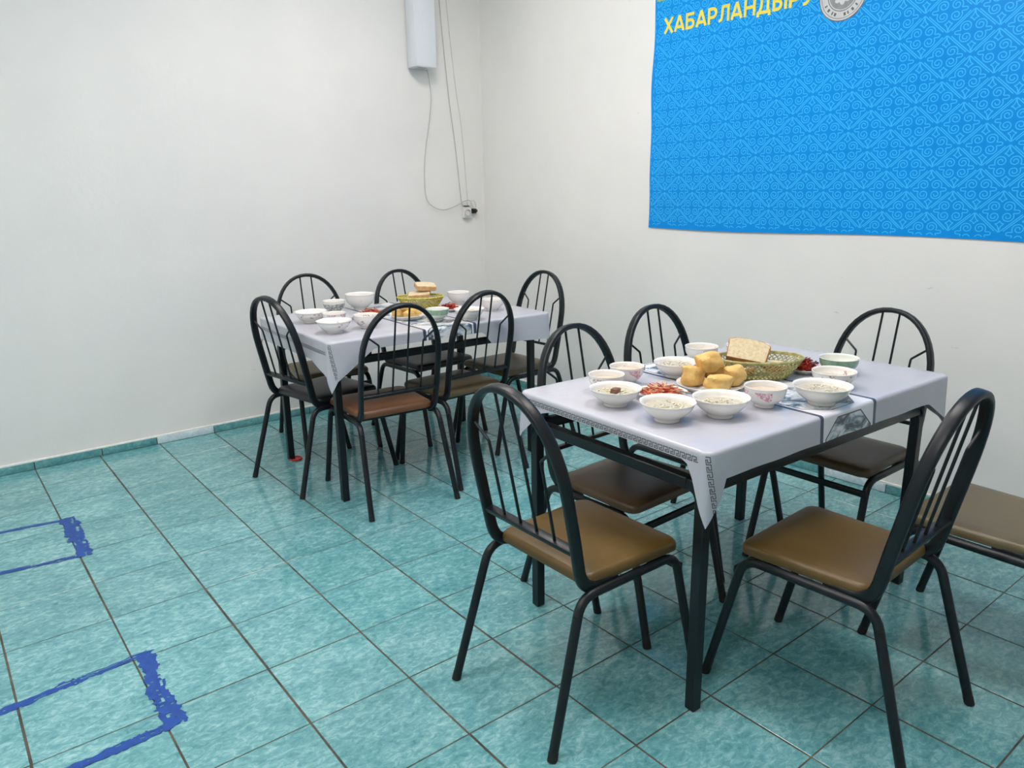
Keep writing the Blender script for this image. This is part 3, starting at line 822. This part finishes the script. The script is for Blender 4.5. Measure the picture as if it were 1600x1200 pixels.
def make_basket(x, y, a_, b_, h, rz, mat, label, label_weave=None):
    root = tag(empty('bread_basket', (x, y, CZ), rz), label, 'basket')
    def pt(th, t, off=0.0):
        s = 0.66 + 0.34 * t ** 0.8
        return Vector(((a_ * s + off) * math.cos(th), (b_ * s + off) * math.sin(th), 0.004 + (h - 0.004) * t))
    bm = bmesh.new(); n = 46; pr = [(-.0011, -.0022), (.0011, -.0022), (.0011, .0022), (-.0011, .0022)]
    for d in (1, -1):
        for i in range(n):
            th0 = 2 * PI * i / n; pts = []
            for s in range(9):
                t = s / 8; pts.append(pt(th0 + d * 0.62 * t, t, 0.0014 * d * math.cos(PI * s)))
            sweep(bm, pts, pr, (0, 0, 1))
    tag(obj('weave', bm, M[mat], root, smooth=False), kind='stuff')
    for nm, t, r_ in (('rim', 1.0, 0.0042), ('rim', 0.93, 0.0028), ('foot_ring', 0.0, 0.0038)):
        bm = bmesh.new(); sweep(bm, [pt(2 * PI * i / 60, t, 0.0008 * (i % 2)) for i in range(60)], circ(r_, 7), (0, 0, 1), closed=True); obj(nm, bm, M[mat], root)
    bm = bmesh.new()
    vs = [bm.verts.new((a_ * .66 * math.cos(2 * PI * i / 40), b_ * .66 * math.sin(2 * PI * i / 40), 0.004)) for i in range(40)]; bm.faces.new(vs)
    ex = bmesh.ops.extrude_face_region(bm, geom=bm.faces[:]); bmesh.ops.translate(bm, vec=(0, 0, .003), verts=[g for g in ex['geom'] if isinstance(g, bmesh.types.BMVert)])
    bmesh.ops.recalc_face_normals(bm, faces=bm.faces[:])
    obj('basket_floor', bm, M[mat], root, smooth=False)
    return root

# ---- nearer table
make_bowl(1.298, -2.785, .112, .056, 'small white tea bowl behind the dumpling soup, leftmost on the nearer table', 'china_leaf', 'tea', 1.6, level=.72)
make_bowl(1.418, -2.758, .112, .058, 'white tea bowl filled near the brim, second from the left on the nearer table', 'china_pink', 'tea', 1.7, level=.78, rz=1.2)
dmp = make_bowl(1.218, -2.902, .152, .050, 'white soup bowl with a brown meat piece in the noodles, nearer table', 'china', 'soup', 1.15, scallop=0.0, level=.72)
blob('meat_piece', -0.004, -0.004, 0.034, (.034, .024, .016), .3, M['meat'], .15, 5, dmp)
make_bowl(1.215, -3.098, .153, .052, 'white soup bowl with scalloped rim, frontmost on the nearer table', 'china', 'soup', 1.15, scallop=0.012, level=.74)
make_bowl(1.608, -2.800, .146, .050, 'white noodle soup bowl behind the fried dough plate, nearer table', 'china', 'soup', 1.15, level=.74)
make_bowl(1.835, -2.728, .118, .058, 'tea bowl with pink roses at the back of the nearer table, left of the basket', 'china_pink', 'tea', 1.7, level=.7, rz=2.3)
make_bowl(1.355, -3.168, .157, .053, 'white soup bowl in front of the fried dough plate, nearer table', 'china', 'soup', 1.15, level=.66)
make_bowl(1.955, -2.835, .150, .062, 'wide white bowl hidden behind the bread basket of the nearer table', 'china', None, 1.4)
make_bowl(1.523, -3.195, .120, .060, 'tea bowl with pink roses in front of the bread basket, nearer table', 'china_pink', 'tea', 1.75, foot=.026, level=.76, rz=0.4)
make_bowl(1.672, -3.283, .166, .053, 'white noodle soup bowl standing on the ink-wash runner, rightmost of the soups', 'china', 'soup', 1.15, level=.72)
make_bowl(1.858, -3.215, .132, .052, 'white tea bowl between the green bowl and the rightmost soup, nearer table', 'china_leaf', 'tea', 1.4, level=.6)
make_bowl(2.026, -3.138, .126, .056, 'green banded tea bowl, rightmost on the nearer table', 'china_green', 'tea', 1.5, level=.55)
make_plate(1.583, -2.962, .214, 'white plate under the pile of fried dough on the nearer table', h=.014, well=.84)
make_plate(1.380, -2.936, .158, 'white plate under the shredded carrot salad on the nearer table')
make_plate(1.970, -3.052, .124, 'white patterned plate under the red pepper salad on the nearer table', 'china_leaf')
salad(1.380, -2.936, .064, .030, 190, [('carrot', 5), ('cabbage', 5), ('pepper', 1.5)], 'shredded carrot and cabbage salad heaped on a plate, nearer table', 4)
salad(1.970, -3.052, .048, .040, 120, [('pepper', 6), ('carrot', 2), ('aubergine', 2)], 'dark red pepper salad heaped on a plate beside the bread basket, nearer table', 9)
# fork left in the carrot salad
def cutlery(name, x, y, z, rz, label, spoon, tilt=0.12):
    root = tag(empty(name, (x, y, z), rz), label, name); root.rotation_euler = (0, -tilt, rz)
    bm = bmesh.new(); sweep(bm, [(0.03, 0, .002), (0.06, 0, .003), (0.14, 0, .004)], [(-.001, -.003), (.001, -.003), (.001, .003), (-.001, .003)], (0, 0, 1), scales=[.7, .8, 1.5]); obj('handle', bm, M['steel'], root)
    bm = bmesh.new()
    if spoon:
        bmesh.ops.create_uvsphere(bm, u_segments=20, v_segments=12, radius=1.0)
        bmesh.ops.delete(bm, geom=[v_ for v_ in bm.verts if v_.co.z > 0.15], context='VERTS')
        for v_ in bm.verts: v_.co = Vector((v_.co.x * .028 + .006, v_.co.y * .019, v_.co.z * .010 + .009))
        bmesh.ops.solidify(bm, geom=bm.faces[:], thickness=0.001)
        obj('spoon_bowl', bm, M['steel'], root)
    else:
        box(bm, (.02, 0, .002), (.024, .018, .0015), .0005)
        for q in range(4): box(bm, (-.008, -.0075 + q * .005, .002), (.034, .002, .0015), .0004)
        obj('fork_head', bm, M['steel'], root)
    return root
cutlery('fork', 1.405, -2.995, CZ + 0.020, math.radians(-62), 'metal fork resting on the carrot salad plate, nearer table', False, -0.06)
# fried dough pieces
FD = [((1.528, -2.932), 0, (.078, .070, .062), .3, 'fried dough piece, tall left one in the pile on the nearer table'),
      ((1.552, -3.014), 0, (.086, .050, .046), -.62, 'pale fried dough block at the front of the pile on the nearer table'),
      ((1.632, -3.012), 0, (.074, .066, .062), -.5, 'golden browned fried dough cube at the right of the pile, nearer table'),
      ((1.632, -2.936), 0, (.066, .064, .054), .9, 'fried dough piece at the rear right of the pile, nearer table'),
      ((1.582, -2.952), .040, (.096, .070, .056), -.5, 'fried dough piece lying highest on the pile, nearer table'),
      ((1.588, -2.902), 0, (.060, .050, .046), .1, 'fried dough piece mostly hidden at the back of the pile, nearer table')]
for i, ((x, y), z, s, rz, lb) in enumerate(FD):
    tag(blob('fried_dough', x, y, CZ + 0.0068 + z, (s[0] * .92, s[1] * .92, s[2]), rz, M['fried'], .15, 20 + i, None, .72, 3, (random.uniform(-.2, .2), random.uniform(-.2, .2))), lb, 'fried dough', 'fried dough pieces')
make_basket(1.800, -2.985, .142, .094, .066, math.radians(-38), 'cane', 'oval olive-green woven bread basket on the nearer table')
bread_slice(1.780, -2.956, CZ + .083, (math.radians(60), math.radians(8), math.radians(-60)), 'thick white bread slice propped up in the olive-green basket, brown crust to the right', .128, .070, .040, 1)
bread_slice(1.759, -2.953, CZ + .024, (math.radians(4), math.radians(-4), math.radians(-38)), 'bread slice lying below the propped slice in the olive-green basket', .070, .056, .022, 2)
bread_slice(1.843, -3.019, CZ + .035, (math.radians(3), math.radians(5), math.radians(-38)), 'bread slice lying at the right end of the olive-green basket', .078, .068, .022, 3)

# ---- farther table
make_bowl(1.148, -.948, .158, .052, 'white bowl with small leaf sprigs inside, leftmost on the farther table', 'china_leaf', None, 1.2)
make_bowl(1.204, -1.085, .112, .054, 'small tea bowl with pink roses between the two wide left bowls, farther table', 'china_pink', 'tea', 1.6, level=.7, rz=2.0)
make_bowl(1.112, -1.276, .158, .054, 'wide white bowl at the front left corner of the farther table', 'china_leaf', None, 1.2, rz=1.0)
make_bowl(1.352, -.775, .115, .064, 'grey patterned tea bowl on the farther table', 'china_grey', 'tea', 1.7, level=.75)
make_bowl(1.524, -.730, .158, .078, 'large white bowl with a tiny flower motif, tallest on the farther table', 'china_leaf', None, 1.5, rz=2.2)
make_bowl(1.276, -1.270, .122, .060, 'tea bowl with a brown sprig print beside the spoon, farther table', 'china_leaf', 'tea', 1.6, level=.7, rz=4.0)
make_bowl(1.624, -1.330, .112, .056, 'pale green banded tea bowl at the front of the farther table', 'china_green', 'tea', 1.6, level=.7)
make_bowl(2.008, -.948, .126, .062, 'plain white tea bowl right of the bread basket, farther table', 'china', None, 1.7)
make_bowl(1.748, -1.418, .148, .052, 'white soup bowl seen through the right front chair hoop, farther table', 'china', 'soup', 1.15, level=.74)
make_bowl(1.995, -1.275, .118, .058, 'ribbed white bowl at the right of the farther table', 'china', None, 1.5, ribs=40)
make_plate(1.438, -1.005, .145, 'white plate under the orange salad on the farther table')
salad(1.438, -1.005, .060, .034, 130, [('carrot', 6), ('pepper', 3), ('cabbage', 2)], 'orange red shredded salad behind the sprig-printed tea bowl, farther table', 14)
make_plate(1.548, -1.180, .180, 'white plate under the fried dough on the farther table', h=.020, well=.74)
FD2 = [((1.515, -1.150), 0, (.070, .060, .046), .2, 'fried dough piece at the left of the pile, farther table'), ((1.580, -1.200), 0, (.066, .060, .044), -.3, 'fried dough piece at the right of the pile, farther table'),
       ((1.525, -1.225), 0, (.060, .052, .040), .8, 'fried dough piece at the front of the pile, farther table'), ((1.580, -1.130), 0, (.064, .058, .046), .1, 'fried dough piece at the back of the pile, farther table'),
       ((1.545, -1.172), .032, (.082, .066, .040), .5, 'fried dough piece on top of the pile, farther table')]
for i, ((x, y), z, s, rz, lb) in enumerate(FD2):
    tag(blob('fried_dough', x, y, CZ + 0.0068 + z, (s[0] * .92, s[1] * .92, s[2]), rz, M['fried'], .15, 40 + i, None, .72, 3), lb, 'fried dough', 'fried dough pieces')
make_plate(1.828, -1.125, .135, 'white plate under the red pepper salad on the farther table')
salad(1.828, -1.125, .052, .032, 110, [('pepper', 5), ('carrot', 4)], 'red pepper salad beside the pale green bowl, farther table', 19)
make_basket(1.768, -.945, .122, .092, .062, math.radians(-35), 'cane_yellow', 'yellow woven bread basket on the farther table')
bread_slice(1.755, -.955, CZ + .074, (math.radians(7), math.radians(-3), math.radians(-35)), 'bread slice lying flat across the yellow basket', .112, .092, .020, 11, 'crust_pale')
bread_slice(1.800, -.945, CZ + .112, (math.radians(10), math.radians(5), math.radians(-20)), 'bread slice tilted on top in the yellow basket', .105, .085, .024, 12, 'crust_pale')
cutlery('spoon', 1.345, -1.035, CZ + .002, math.radians(200), 'steel spoon lying beside the sprig-printed tea bowl, farther table', True, 0.0)

# ------------------------------------------------------------------ wall fittings
# bactericidal lamp housing high on the back wall
lamp = tag(empty('wall_lamp_housing', (2.395, 0, 2.085)), 'tall white metal lamp housing hanging high on the back wall', 'wall lamp')
bm = bmesh.new(); box(bm, (0, -0.066, 0.36), (0.148, 0.104, 0.72), 0.004); obj('housing', bm, M['whitemetal'], lamp)
bm = bmesh.new(); box(bm, (0, -0.119, 0.36), (0.140, 0.003, 0.712), 0.001); obj('front_cover', bm, M['whitemetal'], lamp)
bm = bmesh.new(); box(bm, (0, -0.007, 0.36), (0.10, 0.013, 0.66), 0.002); obj('wall_bracket', bm, M['greycable'], lamp)
bm = bmesh.new(); box(bm, (-0.01, -0.066, -0.001), (0.06, 0.05, 0.004), 0.001); obj('bottom_grille', bm, M['greycable'], lamp)
bm = bmesh.new(); lathe(bm, [(0, -.008), (.006, -.008), (.006, 0.002), (0, .002)], 12); obj('cable_gland', bm, M['whiteplastic'], lamp, loc=(0.045, -0.05, 0))
def cable(name, label, pts, r, mat):
    bm = bmesh.new()
    # Catmull-Rom through the points
    P = [Vector(p) for p in pts]; Q = []
    for i in range(len(P) - 1):
        p0, p1, p2, p3 = P[max(i - 1, 0)], P[i], P[i + 1], P[min(i + 2, len(P) - 1)]
        for s in range(6):
            t = s / 6
            Q.append(0.5 * ((2 * p1) + (p2 - p0) * t + (2 * p0 - 5 * p1 + 4 * p2 - p3) * t * t + (3 * p1 - p0 - 3 * p2 + p3) * t ** 3))
    Q.append(P[-1]); sweep(bm, Q, circ(r, 7), (0, 1, 0))
    return tag(obj(name, bm, mat), label, 'cable')
cable('power_cable', 'grey lamp cable looping down from the housing to the wall socket',
      [(2.440, -.05, 2.078), (2.470, -.035, 1.95), (2.466, -.02, 1.81), (2.428, -.015, 1.615), (2.409, -.015, 1.455), (2.413, -.018, 1.30), (2.463, -.022, 1.238), (2.543, -.024, 1.216), (2.637, -.026, 1.237), (2.702, -.03, 1.266), (2.745, -.036, 1.272), (2.760, -.044, 1.245), (2.760, -.046, 1.225)], .0028, M['greycable'])
cable('wire', 'thin grey wire running up the back wall from the socket, left of its twin', [(2.563, -.005, CEIL), (2.58, -.005, 2.505), (2.627, -.005, 1.938), (2.665, -.005, 1.639), (2.697, -.005, 1.30), (2.712, -.005, 1.24)], .0030, M['greycable'])
cable('wire', 'thin white wire running up the back wall from the socket, right of its twin', [(2.605, -.005, CEIL), (2.633, -.005, 2.512), (2.681, -.005, 2.02), (2.721, -.005, 1.742), (2.750, -.005, 1.33), (2.752, -.005, 1.235)], .0026, M['whitecable'])
sk = tag(empty('wall_socket', (2.735, 0, 1.195)), 'white surface-mounted socket on the back wall near the corner', 'socket')
bm = bmesh.new(); box(bm, (0, -.016, 0), (.062, .032, .078), .006); obj('socket_box', bm, M['whiteplastic'], sk)
bm = bmesh.new(); lathe(bm, [(.019, 0), (.024, 0), (.024, .006), (.0215, .008), (.019, .006), (.019, 0)], 24); o = obj('socket_ring', bm, M['greycable'], sk, loc=(-.004, -.031, -.004)); o.rotation_euler = (PI / 2, 0, 0)
bm = bmesh.new(); box(bm, (-.01, -.026, .040), (.04, .02, .008), .002); obj('top_clip', bm, M['blackplastic'], sk)
pl = tag(empty('power_plug', (2.792, 0, 1.200)), 'black plug and adapter stuck in beside the white socket', 'plug')
bm = bmesh.new(); box(bm, (0, -.014, 0), (.038, .028, .034), .005); obj('plug_body', bm, M['blackplastic'], pl)
bm = bmesh.new(); lathe(bm, [(0, 0), (.014, 0), (.013, .014), (.008, .022), (0, .022)], 16); o = obj('plug_head', bm, M['blackplastic'], pl, loc=(.004, -.027, .002)); o.rotation_euler = (PI / 2, 0, 0)
cable('power_cable', 'short pale cable arching from the socket to the black plug', [(2.752, -.034, 1.222), (2.752, -.045, 1.262), (2.772, -.05, 1.272), (2.792, -.047, 1.245), (2.794, -.045, 1.226)], .003, M['whitecable'])

# ------------------------------------------------------------------ blue banner on the right wall
BY, BZ, BW, BH = -1.500, 1.130, 2.75, 1.36
xdir = Vector((WR1 - WR0, -2.7, 0)).normalized(); zdir = Vector((-1, -(WR1 - WR0) / 2.7, 0)).normalized()
ban = tag(empty('wall_banner'), 'bright blue banner with scroll ornament and yellow lettering on the right wall', 'banner')
ban.matrix_world = Matrix(((xdir.x, 0, zdir.x, wrx(BY)), (xdir.y, 0, zdir.y, BY), (0, 1, 0, BZ), (0, 0, 0, 1)))
def wav(u_, v_): return 0.006 + 0.0022 * math.sin(u_ * 7 + 1) * math.sin(v_ * 5) + 0.002 * math.sin(u_ * 3.1 + v_ * 4) + 0.0015 * math.sin(v_ * 11) * math.exp(-u_ * 6)
def edge(v_): return 0.004 * math.sin(v_ * 6.5) + 0.003 * math.sin(v_ * 15)
bm = bmesh.new(); NU, NV = 80, 40
g = [[bm.verts.new((max(BW * i / NU, 0) + edge(BH * j / NV) * (1 - i / NU), BH * j / NV - 0.006 * math.sin(PI * i / NU * 3) * (1 - j / NV), wav(BW * i / NU, BH * j / NV))) for j in range(NV + 1)] for i in range(NU + 1)]
for i in range(NU):
    for j in range(NV): bm.faces.new((g[i][j], g[i + 1][j], g[i + 1][j + 1], g[i][j + 1]))
ex = bmesh.ops.extrude_face_region(bm, geom=bm.faces[:]); bmesh.ops.translate(bm, vec=(0, 0, -.0008), verts=[q for q in ex['geom'] if isinstance(q, bmesh.types.BMVert)])
bmesh.ops.recalc_face_normals(bm, faces=bm.faces[:])
obj('banner_sheet', bm, M['banner'], ban)
LIFT = 0.0006
def ribbon(bm, pts, wd, clip=True, lift=LIFT):
    n = len(pts); L = []
    for i in range(n):
        a, b = pts[max(i - 1, 0)], pts[min(i + 1, n - 1)]
        dx, dy = b[0] - a[0], b[1] - a[1]; l_ = math.hypot(dx, dy) or 1
        nx, ny = -dy / l_ * wd / 2, dx / l_ * wd / 2
        L.append(((pts[i][0] + nx, pts[i][1] + ny), (pts[i][0] - nx, pts[i][1] - ny)))
    for (a, b), (c_, d) in zip(L, L[1:]):
        q = (a, b, d, c_)
        if clip and any(p[0] < 0.006 or p[0] > BW - .006 or p[1] < 0.010 or p[1] > BH - .10 for p in q): continue
        bm.faces.new([bm.verts.new((p[0], p[1], wav(*p) + lift)) for p in q])
def motif():
    """strokes of one scroll diamond, in units of the half-diagonals"""
    st = []
    for sx in (-1, 1):
        for sy in (-1, 1):
            st.append([(sx * .83, sy * .115), (sx * .42, sy * .525), (sx * .01, sy * .935)])
            # ram's horn scroll
            cx, cy = .265, .225; p = []
            for i in range(27):
                t = i / 26; a = math.radians(-34 + 600 * t); r = .25 - .20 * t
                p.append((sx * (cx + r * math.cos(a)), sy * (cy + r * math.sin(a))))
            st.append(p)
            # side bar joining the scroll to the blunt tip
            st.append([(sx * .47, sy * .085), (sx * .52, sy * .075), (sx * .63, sy * .075), (sx * .69, sy * .05), (sx * .71, 0)])
            # petal curves and star at the top and bottom points
            st.append([(0, sy * .90), (sx * .03, sy * .74), (sx * .08, sy * .63), (sx * .17, sy * .56)])
            st.append([(0, sy * .42), (sx * .04, sy * .49), (sx * .10, sy * .54), (sx * .17, sy * .56)])
    return st
MO = motif(); PW, PH = 0.180, 0.165
bm = bmesh.new()
for j in range(-1, int(BH / (PH / 2)) + 2):
    for i in range(-1, int(BW / PW) + 2):
        cx = (i + (0.5 if j % 2 else 0.0)) * PW + 0.02; cy = j * PH / 2 + 0.028
        if cx > 2.45: continue
        for s in MO: ribbon(bm, [(cx + x * PW / 2, cy + y * PH / 2) for x, y in s], 0.0036)
tag(obj('scroll_ornament', bm, M['ornament'], ban, smooth=False), kind='stuff')
# lettering: bold condensed capitals drawn as strokes in a box of the given width and height 1
def arc(cx, cy, rx, ry, a0, a1, n=9): return [(cx + rx * math.cos(math.radians(a0 + (a1 - a0) * i / n)), cy + ry * math.sin(math.radians(a0 + (a1 - a0) * i / n))) for i in range(n + 1)]
GL = {
    'Х': (.62, [[(.06, 0), (.56, 1)], [(.06, 1), (.56, 0)]]),
    'А': (.66, [[(.05, 0), (.33, 1)], [(.61, 0), (.33, 1)], [(.16, .27), (.50, .27)]]),
    'Б': (.60, [[(.09, 0), (.09, 1)], [(.02, .925), (.54, .925)], [(.09, .56), (.32, .56)] + arc(.32, .3175, .19, .2425, 90, -90) + [(.09, .075)]]),
    'Р': (.60, [[(.09, 0), (.09, 1)], [(.09, .925), (.32, .925)] + arc(.32, .665, .19, .26, 90, -90) + [(.09, .405)]]),
    'Л': (.66, [[(.57, 0), (.57, 1)], [(.20, .925), (.64, .925)], [(.24, .95), (.22, .40), (.17, .13), (.02, .07)]]),
    'Н': (.66, [[(.09, 0), (.09, 1)], [(.57, 0), (.57, 1)], [(.09, .52), (.57, .52)]]),
    'Д': (.74, [[(.58, .05), (.58, 1)], [(.22, .925), (.65, .925)], [(.26, .95), (.24, .45), (.14, .08)], [(.02, .075), (.72, .075)], [(.07, .10), (.07, -.17)], [(.67, .10), (.67, -.17)]]),
    'Ы': (.78, [[(.09, 0), (.09, 1)], [(.69, 0), (.69, 1)], [(.09, .56), (.27, .56)] + arc(.27, .3175, .19, .2425, 90, -90) + [(.09, .075)]]),
    'У': (.62, [[(.05, 1), (.33, .33)], [(.58, 1), (.30, .22), (.20, .08), (.05, .07)]]),
}
def letters(name, txt, x, y, h, wscale, gap, stroke, mat):
    cx = x; q = 0
    for chh in txt:
        wd, sts = GL[chh]; bm = bmesh.new()
        for st in sts:
            q += 1
            ribbon(bm, [(cx + px * h * wscale, y + py * h) for px, py in st], stroke, False, 0.0010 + 0.00004 * (q % 7))
        cx += (wd + gap) * h * wscale
        obj(name, bm, mat, ban, smooth=False)
letters('headline_letter', 'ХАБАРЛАНДЫРУ', 0.062, 0.979, 0.073, 1.34, 0.06, 0.0138, M['yellowprint'])
# narrow patterned border along the top left
bm = bmesh.new(); ribbon(bm, [(0.012 + 0.02 * i, 1.148) for i in range(11)], .020, False, .0011); obj('border_print', bm, M['goldborder'], ban, smooth=False)
# round silver-grey emblem
def disc(bm, cx, cy, r0, r1, lift, n=64, fn=None):
    for i in range(n):
        a, b = 2 * PI * i / n, 2 * PI * (i + 1) / n
        q = []
        for r, t in ((r0, a), (r1, a), (r1, b), (r0, b)):
            r = r if fn is None else fn(r, t)
            q.append((cx + r * math.cos(t), cy + r * math.sin(t)))
        if r0 < 1e-6: q = q[1:]
        bm.faces.new([bm.verts.new((p[0], p[1], wav(*p) + lift)) for p in q])
EX, EY, ER = 1.022, 0.992, 0.106
bm = bmesh.new(); disc(bm, EX, EY, 0, ER, .0014); obj('emblem_disc', bm, M['silver'], ban, smooth=False)
bm = bmesh.new(); disc(bm, EX, EY, ER * .965, ER * 1.0, .0018); disc(bm, EX, EY, ER * .60, ER * .63, .0018); disc(bm, EX, EY, ER * .88, ER * .90, .0018)
for i in range(26):
    a = 2 * PI * i / 26
    if i % 5 == 4: continue
    ribbon(bm, [(EX + ER * q * math.cos(a + .03 * (i % 3)), EY + ER * q * math.sin(a + .03 * (i % 3))) for q in (.70, .82)], .006 if i % 2 else .010, False, .0018)
obj('emblem_lines', bm, M['silverline'], ban, smooth=False)
bm = bmesh.new(); disc(bm, EX, EY, 0, ER * .56, .0020); obj('emblem_field', bm, M['silverdark'], ban, smooth=False)
bm = bmesh.new(); disc(bm, EX, EY, 0, ER * .40, .0026, 64, lambda r, t: r * (0.72 + 0.28 * abs(math.cos(4 * t)))); obj('emblem_star', bm, M['silver'], ban, smooth=False)
